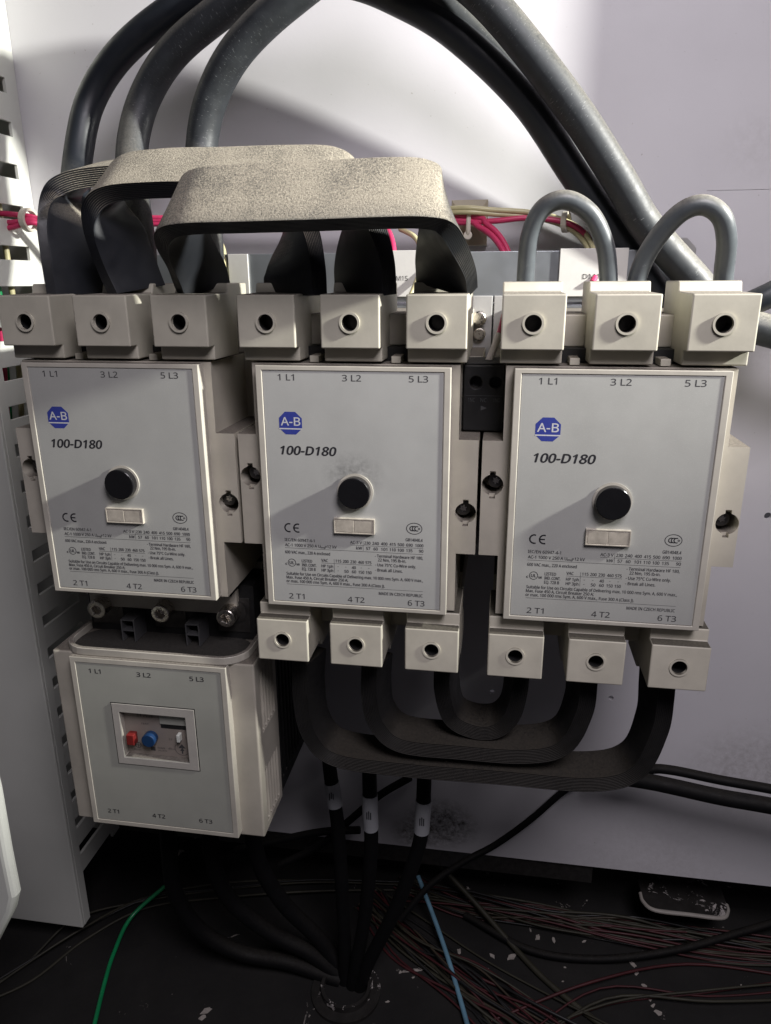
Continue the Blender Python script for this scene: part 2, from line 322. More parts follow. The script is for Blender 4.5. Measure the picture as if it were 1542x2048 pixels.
def make_contactor():
    root = thing('contactor', (0, 150, 0), None, 'contactor', 'three contactors in a row')
    K = []
    def part(name, bm, m, parent=None, **kw):
        o = obj(name, bm, m, parent or root, **kw)
        if parent is None: o.location = (0, -150*S, 0)
        return o
    # moulded housing with a shoulder on each side
    out = [(-50.5,-62.5),(50.5,-62.5),(50.5,-31),(60.1,-31),(60.1,27.2),(50.5,27.2),(50.5,62.5),(-50.5,62.5),(-50.5,27.2),(-60.1,27.2),(-60.1,-31),(-50.5,-31)]
    h = prism(B(), out, 7.0, 56)
    cut = [cyl(B(), (-54.6, 0, 5.4), (-54.6, 24, 5.4), 5.2, 32), B(-56.0, -53.2, 0, 10.5, -1.4, 12.2),
           cyl(B(), (54.8, 0, -9.4), (54.8, 24, -9.4), 5.2, 32), B(53.4, 56.2, 0, 10.5, -16.2, -2.6)]
    # the two side grooves above and below the shoulders
    part('housing', solid(h, 0.9, cut), M['shell'])
    bb = B(-59.6, 59.6, 56.2, 149, -29, 62); box(bb, -49.5, 49.5, 56.2, 149, -62, -29.2)
    for s in (1, -1):
        z0, z1 = (62.3, 84.5) if s > 0 else (-84.5, -62.3)
        zz0, zz1 = (69.3, 84.5) if s > 0 else (-84.5, -69.3)
        box(bb, -52, 52, 60, 149, z0, z1)
        box(bb, -46, 46, 30, 59.8, zz0, zz1)
    part('base_block', solid(bb, 0.8), M['shell'])
    for z0, z1 in ((62.7, 69.2), (-69.2, -62.7)): part('dark_gap_block', B(-46, 46, 22, 55, z0, z1), M['blackdeep'])  # solid black blocks added to stand for the shaded gaps between covers
    for x in (-19.8, 19.9): part('locating_tab', solid(B(x-2.2, x+2.2, 9, 22, 62.8, 66.0), 0.3), M['cover'])
    # raised front frame
    fr = prism(B(), [(-46.7,-62.0),(46.7,-62.0),(46.7,62.0),(-46.7,62.0)], 0.0, 7.4)
    part('front_frame', solid(fr, 1.5, [B(-43.5, 43.5, -3, 0.7, -59.8, 59.8)], 3), M['frame'])
    lb = part('label_plate', solid(B(-43.25, 43.25, 0.35, 0.68, -59.55, 59.55), 0.12), M['label'])
    y = 0.325
    g = bmesh.new()
    for s, a, b in (('1 L1', -35.7, -27.7), ('3 L2', -4.4, 4.6), ('5 L3', 27.2, 36.1)): txt(g, s, a, b, 55.1, 2.9, y, bold=0.05)
    for s, a, b in (('2 T1', -35.2, -27.0), ('4 T2', -4.0, 4.7), ('6 T3', 27.2, 35.7)): txt(g, s, a, b, -58.0, 2.9, y, bold=0.05)
    obj('terminal_lettering', facefront(g), M['inkgrey'], lb, smooth=False)
    k = bmesh.new()
    txt(k, '100-D180', -35.9, -8.2, 19.0, 4.2, y, bold=0.24, shear=0.2)
    # CE mark
    arc(k, -33.6, -19.0, 2.5, 70, 290, 0.75, y); arc(k, -29.0, -19.0, 2.5, 70, 290, 0.75, y); strip(k, -31.0, -28.6, -19.35, -18.65, y)
    rows = [('IEC/EN 60947-4-1', -36.2, -20.6, -26.2), ('AC-1 1000 V 250 A U    =12 kV', -36.1, -9.2, -29.0), ('600 VAC max., 220 A enclosed', -36.2, -12.7, -32.9),
            ('LISTED', -27.6, -22.2, -37.4), ('IND. CONT.', -27.6, -20.0, -39.6), ('EQ. 728 B', -27.6, -20.5, -41.8),
            ('AC-3 V', -2.2, 3.9, -26.0), ('kW', 1.0, 3.9, -28.9), ('VAC', -17.3, -13.9, -36.5), ('HP 1ph', -17.3, -11.3, -39.6), ('HP 3ph', -17.3, -11.3, -41.9),
            ('- Terminal Hardware HF 180,', 10.5, 34.7, -32.6), ('22 Nm, 195 lb-in.', 12.0, 26.2, -34.7), ('- Use 75\u00b0C Cu-Wire only.', 10.5, 31.2, -37.4), ('- Break all Lines.', 10.5, 24.4, -40.2),
            ('Suitable for Use on Circuits Capable of Delivering max. 10 000 rms Sym. A, 600 V max.,', -36.0, 34.8, -44.7),
            ('Max. Fuse 450 A, Circuit Breaker 250 A;', -36.1, -3.7, -46.8), ('or max. 100 000 rms Sym. A, 600 V max., Fuse 300 A (Class J).', -36.2, 15.3, -48.9),
            ('MADE IN CZECH REPUBLIC', 12.3, 34.7, -53.0), ('GB14048.4', 26.0, 34.4, -23.2)]
    for s, a, b, z in rows: txt(k, s, a, b, z, 1.55, y, bold=0.045)
    txt(k, 'imp', -17.4, -14.9, -29.3, 1.0, y, bold=0.045)
    for s, a, w in (('230',5.1,3.1),('240',9.2,3.3),('400',13.6,3.2),('415',17.9,3.1),('500',22.0,3.2),('690',26.3,3.2),('1000',30.8,4.0)): txt(k, s, a, a+w, -26.0, 1.55, y, bold=0.045)
    for s, a, w in (('57',6.0,2.1),('60',9.8,2.1),('101',13.6,3.1),('110',17.9,3.1),('100',22.0,3.1),('135',26.3,3.1),('90',32.7,2.1)): txt(k, s, a, a+w, -28.9, 1.55, y, bold=0.045)
    for s, a in (('115',-9.9),('200',-6.1),('230',-2.2),('460',1.8),('575',5.6)): txt(k, s, a, a+2.95, -36.5, 1.55, y, bold=0.045)
    txt(k, '40', -1.5, 0.5, -39.6, 1.55, y, bold=0.045)
    for x in (-9.0, -5.0, 3.0, 6.9): strip(k, x, x+0.6, -38.9, -38.7, y)
    strip(k, -9.0, -8.4, -41.2, -41.0, y)
    for s, a, w in (('50',-5.4,2.1),('60',-1.5,2.1),('150',1.9,2.9),('150',5.7,2.9)): txt(k, s, a, a+w, -41.9, 1.55, y, bold=0.045)
    strip(k, -36.2, 34.8, -29.95, -29.8, y); strip(k, -2.2, 34.8, -26.75, -26.6, y); strip(k, -17.3, 8.8, -37.25, -37.1, y); strip(k, -36.1, 34.8, -49.95, -49.8, y)
    strip(k, 4.4, 4.55, -29.4, -24.2, y); strip(k, -10.7, -10.55, -42.2, -34.8, y)
    # ringed marks
    arc(k, -32.9, -37.9, 2.15, 0, 360, 0.32, y, 36); txt(k, 'UL', -34.1, -31.7, -38.7, 1.6, y, bold=0.08)
    txt(k, 'c', -36.3, -35.5, -39.2, 1.3, y, bold=0.10); txt(k, 'us', -30.4, -28.9, -39.2, 1.3, y, bold=0.10)
    for i in range(37): pass
    A = [2*math.pi*i/40 for i in range(41)]
    ro = [k.verts.new((30.2+4.0*math.cos(a), y, -16.5+3.05*math.sin(a))) for a in A]; ri = [k.verts.new((30.2+3.65*math.cos(a), y, -16.5+2.7*math.sin(a))) for a in A]
    for i in range(40): k.faces.new((ro[i], ro[i+1], ri[i+1], ri[i]))
    for cx in (29.2, 30.4, 31.6): arc(k, cx, -16.5, 1.4, 60, 300, 0.5, y, 14)
    arc(k, 32.6, -16.5, 0.55, 0, 360, 0.3, y, 12)
    obj('rating_print', facefront(k), M['ink'], lb, smooth=False)
    # eight-sided badge
    q = bmesh.new(); pts = [(-36.1,32.0),(-33.0,29.0),(-27.9,29.0),(-24.7,32.0),(-24.7,37.0),(-27.9,40.1),(-33.0,40.1),(-36.1,37.0)]
    q.faces.new([q.verts.new((x, 0.325, z)) for x, z in pts])
    bd = obj('badge', facefront(q), M['blue'], lb, smooth=False)
    w = bmesh.new(); txt(w, 'A-B', -35.2, -25.6, 33.4, 4.0, 0.305, bold=0.10); strip(w, -36.1, -24.7, 31.5, 32.1, 0.305)
    obj('badge_lettering', facefront(w), M['pale'], lb, smooth=False)
    # push button with its collar, marker window
    rg = ring(B(), (0.9, 1.4), 9.0, 7.9, -0.2, 3, 40); part('button_collar', rg, M['frame'])
    bt = cyl(B(), (0.9, 6, 1.4), (0.9, -4.4, 1.4), 7.9, 44); bt = solid(bt, 0.6, (), 3)
    part('push_button', bt, M['black'])
    wi = B(-10.0, 10.6, -1.5, 1.0, -20.2, -12.2)
    wo = part('marker_window', solid(wi, 0.4, [B(-9.3, 10.0, -2, -1.25, -19.6, -12.8)]), M['window'])
    obj('marker_card', solid(B(-8.9, 0.1, -1.42, -1.1, -19.3, -13.1), 0.1), M['window'], wo); obj('marker_card', solid(B(0.5, 9.6, -1.36, -1.1, -19.3, -13.1), 0.1), M['window'], wo)
    # fixing screws deep in the shoulders
    for x, z in ((-53.0, 6.6), (53.4, -8.2)):
        sc = cyl(B(), (x, 23, z), (x, 11.5, z), 4.0, 32); sc = solid(sc, 0.8)
        so = part('mounting_screw', sc, M['darksteel'])
        st = bmesh.new(); vs_ = []
        for i in range(12):
            r = 2.0 if i % 2 == 0 else 1.2; a = math.pi*i/6 + 0.3
            vs_.append(st.verts.new((x + r*math.cos(a), 11.35, z + r*math.sin(a))))
        st.faces.new(vs_); facefront(st); obj('star_recess', st, M['steel'], so, smooth=False)
    for s in (1, -1):
        base = None
        for x in POLES:
            if base is None:
                base = obj('terminal_cover', make_cover(s), M['cover'] if s > 0 else M['cover_low_lit'], root); co = base
                rim = obj('hole_rim', ring(B(), (0, 81.8*s), 4.75, 3.75, -2.0 if s > 0 else -1.5, 1, 40), M['cover'] if s > 0 else M['cover_low_lit'], co)
                obj('hole_shade', ring(B(), (0, 81.8*s), 3.72, 3.6, 0.4, 11.5, 40), M['blackdeep'], co)  # black tube added so the hole looks dark; its shade is put into the colour
                bo = cyl(B(), (0, 13, 81.8*s), (0, 9.5, 81.8*s), 3.6, 24); cyl(bo, (0, 9.4, 81.8*s), (0, 9.2, 81.8*s), 2.0, 6)
                bolt = obj('terminal_bolt', bo, M['darksteel'], co)
            else: co = copy_tree(base, root)
            co.location = (x*S, -150*S, 0); co['row'] = 'upper' if s > 0 else 'lower'
    return root
c2 = make_contactor()
c2['label'] = 'middle contactor with dark hand smudge above its black push button'
c3 = copy_tree(c2); c3.location = (122*S, 150*S, 0)
c3['label'] = 'right contactor with thin grey jumper cables entering its upper covers'
c1 = copy_tree(c2, None, ('lower',)); c1.location = (-122*S, 150*S, 0)
c1['label'] = 'left contactor in shade, mounted right above the overload relay'
for ch in c2.children:
    if ch.name.split('.')[0] == 'label_plate': ch.data = ch.data.copy(); ch.data.materials[0] = M['label_worn']

# ------------------------------------------------------------------ overload relay under the left contactor
RX, RZ = -120.0, -159.3
rl = thing('overload_relay', (RX, 150, RZ), 'overload relay with blue and red buttons in a small recessed window', 'relay')
def rp(name, bm, m, parent=None, **kw):
    o = obj(name, bm, m, parent or rl, **kw)
    if parent is None: o.location = (0, -150*S, 0)
    return o
vent = B()
for i in range(5): box(vent, 56.5, 63, 15+i*5.0, 18.0+i*5.0, 8, 46)
for i in range(5): box(vent, 56.5, 63, 15+i*5.0, 18.0+i*5.0, -54, -18)
hs = prism(B(), [(-60.5,-59.5),(60.5,-59.5),(60.5,57),(-60.5,57)], 6, 44)
rp('housing', solid(hs, 1.2, [vent]), M['shell'])
rp('rear_body', solid(B(-59.6, 59.6, 44.3, 128, -58.6, 56), 0.8, [B(57, 63, 50 + 7*i, 53 + 7*i, -50, 44) for i in range(8)]), M['blackdust'])
fr = prism(B(), [(-46.5,-56.8),(46.5,-56.8),(46.5,57.0),(-46.5,57.0)], 0, 6.3)
rp('front_frame', solid(fr, 1.5, [B(-43.2, 43.2, -3, 0.7, -53.8, 53.8), B(-20.2, 20.4, -3, 6.6, -7.2, 23.6)], 3), M['frame'])
lp = rp('label_plate', solid(B(-43, 43, 0.3, 0.66, -53.6, 53.6), 0.12, [B(-20.0, 20.2, -3, 3, -7.0, 23.4)]), M['relay_label'])
g = bmesh.new()
for s, a, b in (('1 L1', -35.5, -28.3), ('3 L2', -6.5, 1.9), ('5 L3', 25.0, 33.2)): txt(g, s, a, b, 47.3, 2.7, 0.27, bold=0.10)
for s, a, b in (('2 T1', -36.0, -28.8), ('4 T2', -7.2, 0.9), ('6 T3', 22.5, 30.6)): txt(g, s, a, b, -48.5, 2.7, 0.27, bold=0.10)
obj('terminal_lettering', facefront(g), M['ink'], lp, smooth=False)
rp('window_seam', solid(B(-24.7, 26.3, 0.16, 0.28, -12.1, 29.4), 0, [B(-20.0, 20.2, -3, 3, -7.0, 23.4)]), M['blackdeep'])
wf = prism(B(), [(-24.2,-11.6),(25.8,-11.6),(25.8,28.9),(-24.2,28.9)], -0.25, 0.14)
rp('window_frame', solid(wf, 0.25, [B(-20.0, 20.2, -3, 3, -7.0, 23.4)]), M['relay_frame'])
fc = rp('setting_panel', B(-20.1, 20.3, 4.6, 6.0, -7.1, 23.5), M['face'])
g = bmesh.new()
txt(g, 'E1 Plus', -12, -2, 18.3, 2.0, 4.5, shear=0.2); txt(g, 'TEST', -10, -5, 13.2, 1.1, 4.5); txt(g, 'RESET', -16, -11.5, -5.0, 1.1, 4.5)
arc(g, -13.2, -1.2, 2.0, 0, 360, 0.4, 4.5, 20); strip(g, -13.4, -13.0, -3.0, 0.6, 4.5); strip(g, -15.0, -11.4, -1.4, -1.0, 4.5)
strip(g, -5.4, -2.6, -4.1, -1.6, 4.5); arc(g, 14.2, -1.0, 4.6, 150, 390, 0.25, 4.5, 24)
for p in (((12.0,-0.6),(16.4,-0.6),(14.2,2.2)), ((12.8,-2.4),(15.6,-2.4),(14.2,-0.4))): g.faces.new([g.verts.new((x, 4.45, z)) for x, z in p])
strip(g, 13.8, 14.6, -4.4, -1.0, 4.47); txt(g, '45', 5.5, 7.6, -2.3, 1.2, 4.5); txt(g, '57', 6.5, 8.6, 4.0, 1.2, 4.5); strip(g, 8.0, 9.8, -1.9, -1.7, 4.5)
txt(g, 'MAN', -1.0, 3.4, -2.4, 1.1, 4.5); txt(g, 'AUTO', -1.0, 4.4, -4.2, 1.1, 4.5)
obj('panel_lettering', facefront(g), M['inkgrey'], fc, smooth=False)
rp('card_slot', B(2.5, 20.0, 4.3, 4.6, 12.2, 15.0), M['blackdeep'])
rp('trip_card', B(2.5, 20.0, 3.6, 4.5, 15.3, 21.5), M['relay_label'])
rp('test_button', solid(B(-17.6, -12.8, -0.4, 4.6, 1.4, 8.4), 0.6), M['red'])
rp('reset_button', solid(cyl(B(), (-4.0, 4.6, 5.6), (-4.0, -0.6, 5.6), 4.1, 32), 0.5), M['bluebtn'])
rp('dial_knob', solid(B(12.9, 14.9, 1.0, 4.6, 5.4, 10.2), 0.4), M['white'])
# open collar on top of the relay, bolts and insulating posts inside it
def rrect(x0, x1, y0, y1, r, n=6):
    c = [(x1-r, y0+r, -90), (x1-r, y1-r, 0), (x0+r, y1-r, 90), (x0+r, y0+r, 180)]
    return [(cx+r*math.cos(math.radians(a+90*i/n)), cy+r*math.sin(math.radians(a+90*i/n))) for cx, cy, a in c for i in range(n+1)]
def ztray(poly, z0, z1):
    bm = bmesh.new(); a = [bm.verts.new((x, y, z0)) for x, y in poly]; b = [bm.verts.new((x, y, z1)) for x, y in poly]; n = len(poly)
    bm.faces.new(a[::-1]); bm.faces.new(b)
    for i in range(n): bm.faces.new((a[i], a[(i+1) % n], b[(i+1) % n], b[i]))
    bmesh.ops.recalc_face_normals(bm, faces=bm.faces); return bm
rp('collar', solid(ztray(rrect(-54, 56, 2.5, 70, 15), 57, 61.6), 0.5, [ztray(rrect(-51.6, 53.6, 5, 68, 13), 55, 66)]), M['frame'])
rp('terminal_well', B(-51, 53, 34, 66, 57.5, 92), M['blackdeep'])
rp('well_floor', ztray(rrect(-51.4, 53.4, 5.2, 33.9, 12), 57.1, 57.9), M['blackdust'])  # black sheet added to make the collar's interior dark
for x in POLES:
    bx = rp('terminal_bolt', solid(cyl(B(), (x, 34, 76.4), (x, 22, 76.0), 5.6, 32), 0.7, [cyl(B(), (x, 18, 76.0), (x, 27, 76.0), 2.9, 6)]), M['steel'])
    obj('washer', cyl(B(), (x+1.2, 34, 75.6), (x+1.2, 32.6, 75.6), 7.4, 32), M['darksteel'], bx)
    obj('lug_plate', solid(B(x-9.5, x+10.5, 33.4, 34.4, 62, 84), 0.4), M['darksteel'], bx)
for x in (-19.8, 19.9):
    pb = B(x-4.2, x-3.5, 20, 33.8, 58.2, 72); box(pb, x+3.5, x+4.2, 20, 33.8, 58.2, 72); box(pb, x-3.5, x+3.5, 20, 33.8, 71.3, 72); box(pb, x-3.5, x+3.5, 20, 33.8, 64.8, 65.5)
    rp('barrier_post', pb, M['postgrey'], smooth=False)

# ------------------------------------------------------------------ auxiliary contact block between the middle and right contactors
ax = thing('auxiliary_contact', (61, 56, 40), 'small black contact block wedged between middle and right contactors', 'contact block')
def ap(name, bm, m, parent=None):
    o = obj(name, bm, m, parent or ax)
    if parent is None: o.location = (-61*S, -56*S, -40*S)
    return o
hb = B(); cyl(hb, (57.3, 10, 52), (57.3, 32, 52), 3.0, 24); cyl(hb, (67.0, 10, 52), (67.0, 32, 52), 3.0, 24)
ap('body', solid(B(51.2, 70.9, 26, 56, 28, 60.5), 0.6, [hb]), M['blackdust'])
ap('dust_crust', solid(B(51.6, 70.5, 27, 55.6, 60.4, 61.6), 0.4), M['blackdust'])
g = bmesh.new(); txt(g, '1NC', 53.6, 57.0, 42.6, 1.9, 25.8); txt(g, 'NC', 59.7, 62.7, 42.6, 1.9, 25.8); txt(g, '1NO', 66.0, 69.4, 42.6, 1.9, 25.8)
g.faces.new([g.verts.new(p) for p in ((60, 25.8, 38.4), (60, 25.8, 40.8), (63, 25.8, 39.6))]); strip(g, 51.6, 70.4, 45.6, 45.8, 25.8)
ap('lettering', facefront(g), M['postgrey'])

# ------------------------------------------------------------------ laminated flexible busbars
def busbar(name, F, W, th, m, label, group, layers=10):
    """F: front edge centre line, W: vector from front edge to rear edge at each point; layered edges are real grooves"""
    path = smooth_path([tuple(f)+tuple(w) for f, w in zip(F, W)], 8)
    P = [Vector(p[:3]) for p in path]; V = [Vector(p[3:]) for p in path]
    bm = bmesh.new(); rows = []
    for i in range(len(P)):
        t = (P[min(i+1, len(P)-1)] - P[max(i-1, 0)]).normalized(); w = V[i]
        w = w - t*w.dot(t)*0.5
        nrm = t.cross(w).normalized(); u = w.normalized(); L = w.length
        pr = []
        for k in range(layers):                  # front edge, from one face to the other
            a, b = -th/2 + th*k/layers, -th/2 + th*(k+1)/layers
            e = 1.0 if k in (0, layers-1) else 0.0
            q0, q1 = (0.9 if k == 0 else 0.35), (0.9 if k == layers-1 else 0.35)
            pr += [(q0, a + 0.06*th/layers), (0.0, a + 0.3*th/layers), (0.0, a + 0.7*th/layers), (q1, b - 0.06*th/layers)]
        rear = [(L - d, -h) for d, h in [(x, y) for x, y in pr]]
        pr = pr + rear
        rows.append([bm.verts.new(P[i] + u*a + nrm*b) for a, b in pr])
    n = len(rows[0])
    for i in range(len(rows)-1):
        for k in range(n): bm.faces.new((rows[i][k], rows[i][(k+1) % n], rows[i+1][(k+1) % n], rows[i+1][k]))
    bm.faces.new(rows[0][::-1]); bm.faces.new(rows[-1])
    bmesh.ops.recalc_face_normals(bm, faces=bm.faces)
    return tag(obj(name, bm, m, angle=50), label, 'busbar', group)
G1 = 'dusty busbars bridging the left and middle contactors'
busbar('flexible_busbar', [(-88.6,18.0,93.8),(-88.2,10.0,103.6),(-85.3,-6.0,113.2),(-77.7,-19.0,119.0),(-65.7,-25.0,121.1),(-40.6,-26.0,121.4),(-10.7,-26.0,121.7),(20.4,-26.0,122.2),(36.5,-25.0,122.0),(45.0,-22.0,119.8),(50.0,-8.0,112.3),(53.8,8.0,103.4),(54.8,17.0,94.6)],
       [(16,24,2),(15,24,6),(11,22,12),(5,17,20),(2,16,23),(0,16,24),(0,16,24),(0,16,24),(-2,16,23),(-7,16,20),(-16,18,13),(-24,21,6),(-26,22,3)], 8.0, M['busbar'], 'lowest and foremost dusty flat busbar, reaching the middle contactor right cover', G1)
busbar('flexible_busbar', [(-123.5,16.0,93.9),(-127.0,14.0,105.8),(-128.6,9.0,121.6),(-124.9,6.0,132.4),(-114.7,5.0,138.6),(-93.6,5.0,140.1),(-64.6,5.0,139.9),(-31.8,5.0,139.8),(-9.0,5.0,139.3),(3.2,6.0,135.2),(10.9,9.0,124.0),(15.4,13.0,109.1),(16.4,14.0,93.7)],
       [(16,24,0),(16,24,2),(14,24,5),(6,21,12),(1,20,16),(0,20,17),(0,20,17),(0,20,17),(-3,20,16),(-9,20,13),(-18,22,8),(-27,23,3),(-28,23,1)], 9.0, M['busbar'], 'middle dusty flat busbar, second of the three, with the brightest dust on top', G1)
busbar('flexible_busbar', [(-156.8,16.0,94.0),(-157.9,17.0,110.8),(-159.4,20.0,127.3),(-158.4,26.0,140.5),(-151.6,30.0,147.0),(-134.8,32.0,150.1),(-98.1,33.0,151.3),(-62.2,33.0,151.5),(-43.2,32.0,148.7),(-30.9,26.0,136.8),(-22.0,20.0,123.0),(-17.9,15.0,107.3),(-17.2,14.0,93.7)],
       [(13,24,0),(13,25,0),(12,26,1),(6,25,3),(2,25,6),(0,25,7),(0,25,7),(0,25,7),(-4,25,6),(-12,24,4),(-22,23,2),(-30,23,1),(-31,23,0)], 9.5, M['busbar'], 'rearmost dusty flat busbar at far left, mostly hidden behind the other two', G1)
G2 = 'grimy busbars looping below the middle and right contactors'
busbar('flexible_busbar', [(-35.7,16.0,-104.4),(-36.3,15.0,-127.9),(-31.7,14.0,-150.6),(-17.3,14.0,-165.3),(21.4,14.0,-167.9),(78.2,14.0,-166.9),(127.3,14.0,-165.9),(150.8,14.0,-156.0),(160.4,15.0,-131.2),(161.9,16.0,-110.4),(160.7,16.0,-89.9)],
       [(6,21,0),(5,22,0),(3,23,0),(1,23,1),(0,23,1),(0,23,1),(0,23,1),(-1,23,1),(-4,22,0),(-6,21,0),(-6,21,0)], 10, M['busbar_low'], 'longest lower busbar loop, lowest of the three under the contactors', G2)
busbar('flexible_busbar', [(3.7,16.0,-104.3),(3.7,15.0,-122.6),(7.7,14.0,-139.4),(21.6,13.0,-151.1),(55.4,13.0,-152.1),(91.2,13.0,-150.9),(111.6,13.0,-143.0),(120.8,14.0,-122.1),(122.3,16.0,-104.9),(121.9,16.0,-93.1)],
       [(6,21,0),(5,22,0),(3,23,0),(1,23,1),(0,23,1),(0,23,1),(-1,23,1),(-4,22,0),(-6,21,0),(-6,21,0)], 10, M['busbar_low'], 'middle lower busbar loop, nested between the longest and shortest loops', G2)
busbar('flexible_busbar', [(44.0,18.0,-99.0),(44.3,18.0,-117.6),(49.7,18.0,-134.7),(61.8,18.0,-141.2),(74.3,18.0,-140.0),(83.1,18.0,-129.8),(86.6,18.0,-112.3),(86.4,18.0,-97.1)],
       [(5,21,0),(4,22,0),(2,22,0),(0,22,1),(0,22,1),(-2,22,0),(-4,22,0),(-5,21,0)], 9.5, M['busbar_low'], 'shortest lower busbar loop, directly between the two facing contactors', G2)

# ------------------------------------------------------------------ heavy power cables arching to the rear right
G3 = 'heavy black cables arching over the contactors'
RC = 8.8
wire('power_cable', [(-163.9,50.0,93.4),(-162.5,52.0,111.7),(-168.2,68.0,138.5),(-177.0,90.0,164.5),(-172.3,104.0,199.3),(-149.2,106.0,225.3),(-110.2,106.0,246.4),(-67.3,106.0,257.9),(-21.0,106.0,251.9),(8.2,107.0,241.5),(37.8,109.0,225.1),(75.9,112.0,192.5),(105.5,116.0,155.1),(140.1,122.0,113.0),(159.3,126.0,88.6),(170.2,126.0,65.9)],
     8.1, M['cable_clean'], 'leftmost heavy black cable, rising behind the far left dusty busbar', 'cable', G3, 28, 10, uv=True)
wire('power_cable', [(-125.4,50.0,93.4),(-126.7,56.0,116.6),(-136.2,74.0,143.6),(-142.4,90.0,171.4),(-137.1,100.0,198.5),(-117.5,100.0,221.1),(-86.7,98.0,239.2),(-54.0,98.0,255.5),(-12.3,104.0,264.0),(21.3,108.0,245.7),(45.2,114.0,226.8),(82.9,122.0,193.8),(113.3,132.0,156.9),(148.8,142.0,115.5),(172.6,146.0,88.2),(189.6,146.0,61.5)],
     8.7, M['cable'], 'second heavy black cable from the left, dusty along its outer bend', 'cable', G3, 28, 10, uv=True)
wire('power_cable', [(-87.8,50.0,93.3),(-89.4,58.0,116.3),(-96.2,76.0,143.0),(-100.3,88.0,169.9),(-92.8,88.0,194.3),(-74.8,84.0,216.2),(-45.1,80.0,236.0),(-13.0,80.0,251.2),(23.8,84.0,250.4),(54.0,90.0,233.8),(97.7,98.0,188.6),(126.1,104.0,153.2),(144.4,108.0,128.6),(171.9,112.0,101.8),(193.9,112.0,80.8),(221.7,108.0,70.8),(257.0,104.0,65.4)],
     8.8, M['cable'], 'frontmost heavy black cable with rubbed shiny marks and pale specks', 'cable', G3, 28, 10, uv=True)
wire('coiled_cable', [(190.9,112.0,72.6),(202.6,112.0,84.9),(214.2,110.0,91.6),(233.1,110.0,102.0)], 7, M['cable_clean'], 'dark cable end poking out behind the far right terminal cover', 'cable', None, 20, 8, uv=True)
# grey jumpers
G4 = 'grey jumper cables on the right contactor'
wire('jumper_cable', [(79.4,44.0,90.6),(79.2,43.0,104.7),(80.1,40.0,120.5),(85.2,37.0,131.7),(95.6,36.0,135.3),(107.1,38.0,129.2),(114.8,41.0,116.8),(117.9,43.0,104.5),(119.4,44.0,90.6)], 4.35, M['jumper'], 'grey jumper cable arching between first and second upper covers', 'jumper cable', G4, 24, 10, uv=True)
wire('jumper_cable', [(131.4,44.0,90.6),(132.3,43.0,103.2),(137.3,40.0,116.5),(146.3,36.0,128.4),(155.5,34.0,131.8),(164.0,34.0,127.1),(168.5,37.0,117.0),(170.4,42.0,104.1),(171.7,44.0,90.5)], 4.5, M['jumper'], 'grey jumper cable arching between second and last upper covers', 'jumper cable', G4, 24, 10, uv=True)

# ------------------------------------------------------------------ slotted wire duct on the left
wd = thing('wire_duct', (-290, 158, -150), 'white slotted wire duct running down the left side of the panel', 'wire duct')
def wp(name, bm, m, parent=None, **kw):
    o = obj(name, bm, m, parent or wd, **kw)
    if parent is None: o.location = (290*S, -158*S, 150*S)
    return o
slots = B()
zs = [220.5 - 25.4*i for i in range(24)]
for z in zs: box(slots, -256, -248, 99, 146, z-4.4, z+4.4)
wall_ = B(-254, -251.6, 90, 157.8, -366, 330)
wp('slotted_side', solid(wall_, 0.3, [slots]), M['duct'])
wp('cover', solid(B(-345, -250.0, 85.5, 88.5, -404, 330), 0.8), M['duct'])
wp('cover_lip', solid(B(-251.4, -250.0, 88.7, 97, -404, 330), 0.4), M['duct'])
wp('rear_wall', B(-345, -254.2, 154, 157.8, -366, 330), M['duct'])
gw = 'wires seen through the duct slots'
for x, y, m, c in ((-262, 118, 'wirepink', 'pink'), (-266, 126, 'wiregreen', 'green'), (-262, 134, 'wirecream', 'cream'), (-270, 110, 'wirecream', 'cream')):
    nm = 'leading' if x == -270 else ''
    wire('duct_wire', [(x, y, 300), (x-1, y+1, 200), (x+1, y, 90), (x-12, y+4, -20)], 2.0, M[m], {'wirepink': 'pink wire inside the duct behind its slots', 'wiregreen': 'green wire inside the duct behind its slots'}.get(m, 'cream wire inside the duct behind its slots'), 'wire', gw, 10, 4)

# ------------------------------------------------------------------ rail plates, markers and control wiring behind the contactors
br = thing('mounting_bracket', (20, 158, 100), 'zinc plated bracket strip on the wall behind the busbars', 'bracket')
def bp_(name, bm, m, parent=None, **kw):
    o = obj(name, bm, m, parent or br, **kw)
    if parent is None: o.location = (-20*S, -158*S, -100*S)
    return o
bp_('strip', solid(B(-185, 147, 112, 113.6, 88, 116), 0.3), M['zinc'])
bp_('foot', solid(B(-185, 147, 113.8, 157.8, 84.5, 86.4), 0.3), M['zinc'])
pl = solid(prism(B(), [(150,98),(176,98),(182,104),(182,118),(176,124),(150,124)], 150, 152), 0.6); bp_('end_plate', pl, M['greyplate'])
mk = thing('device_marker', (11, 110, 104), 'white DM1S marker plate between the middle and right busbar legs', 'marker', 'white device markers')
o = obj('plate', solid(B(-14, 9, 0.2, 1.8, -13, 13), 0.3), M['device'], mk)
g = bmesh.new(); txt(g, 'DM1S', -8.0, 1.6, -3.8, 2.6, 0.0); obj('lettering', facefront(g), M['ink'], mk, smooth=False)
mk2 = thing('device_marker', (117, 110, 104), 'white DM1R marker plate behind the first grey jumper', 'marker', 'white device markers')
obj('plate', solid(B(-17.5, 20, 0.2, 1.8, -13, 13), 0.3), M['device'], mk2)
g = bmesh.new(); txt(g, 'DM1R', -4.2, 8.4, -3.4, 2.6, 0.0); obj('lettering', facefront(g), M['ink'], mk2, smooth=False)
mk3 = thing('device_marker', (-91, 110, 104), 'blank marker plate near the foremost busbar left leg', 'marker', 'white device markers')
obj('plate', solid(B(-6.5, 6.0, 0.2, 1.8, -13, 12), 0.3), M['device'], mk3)
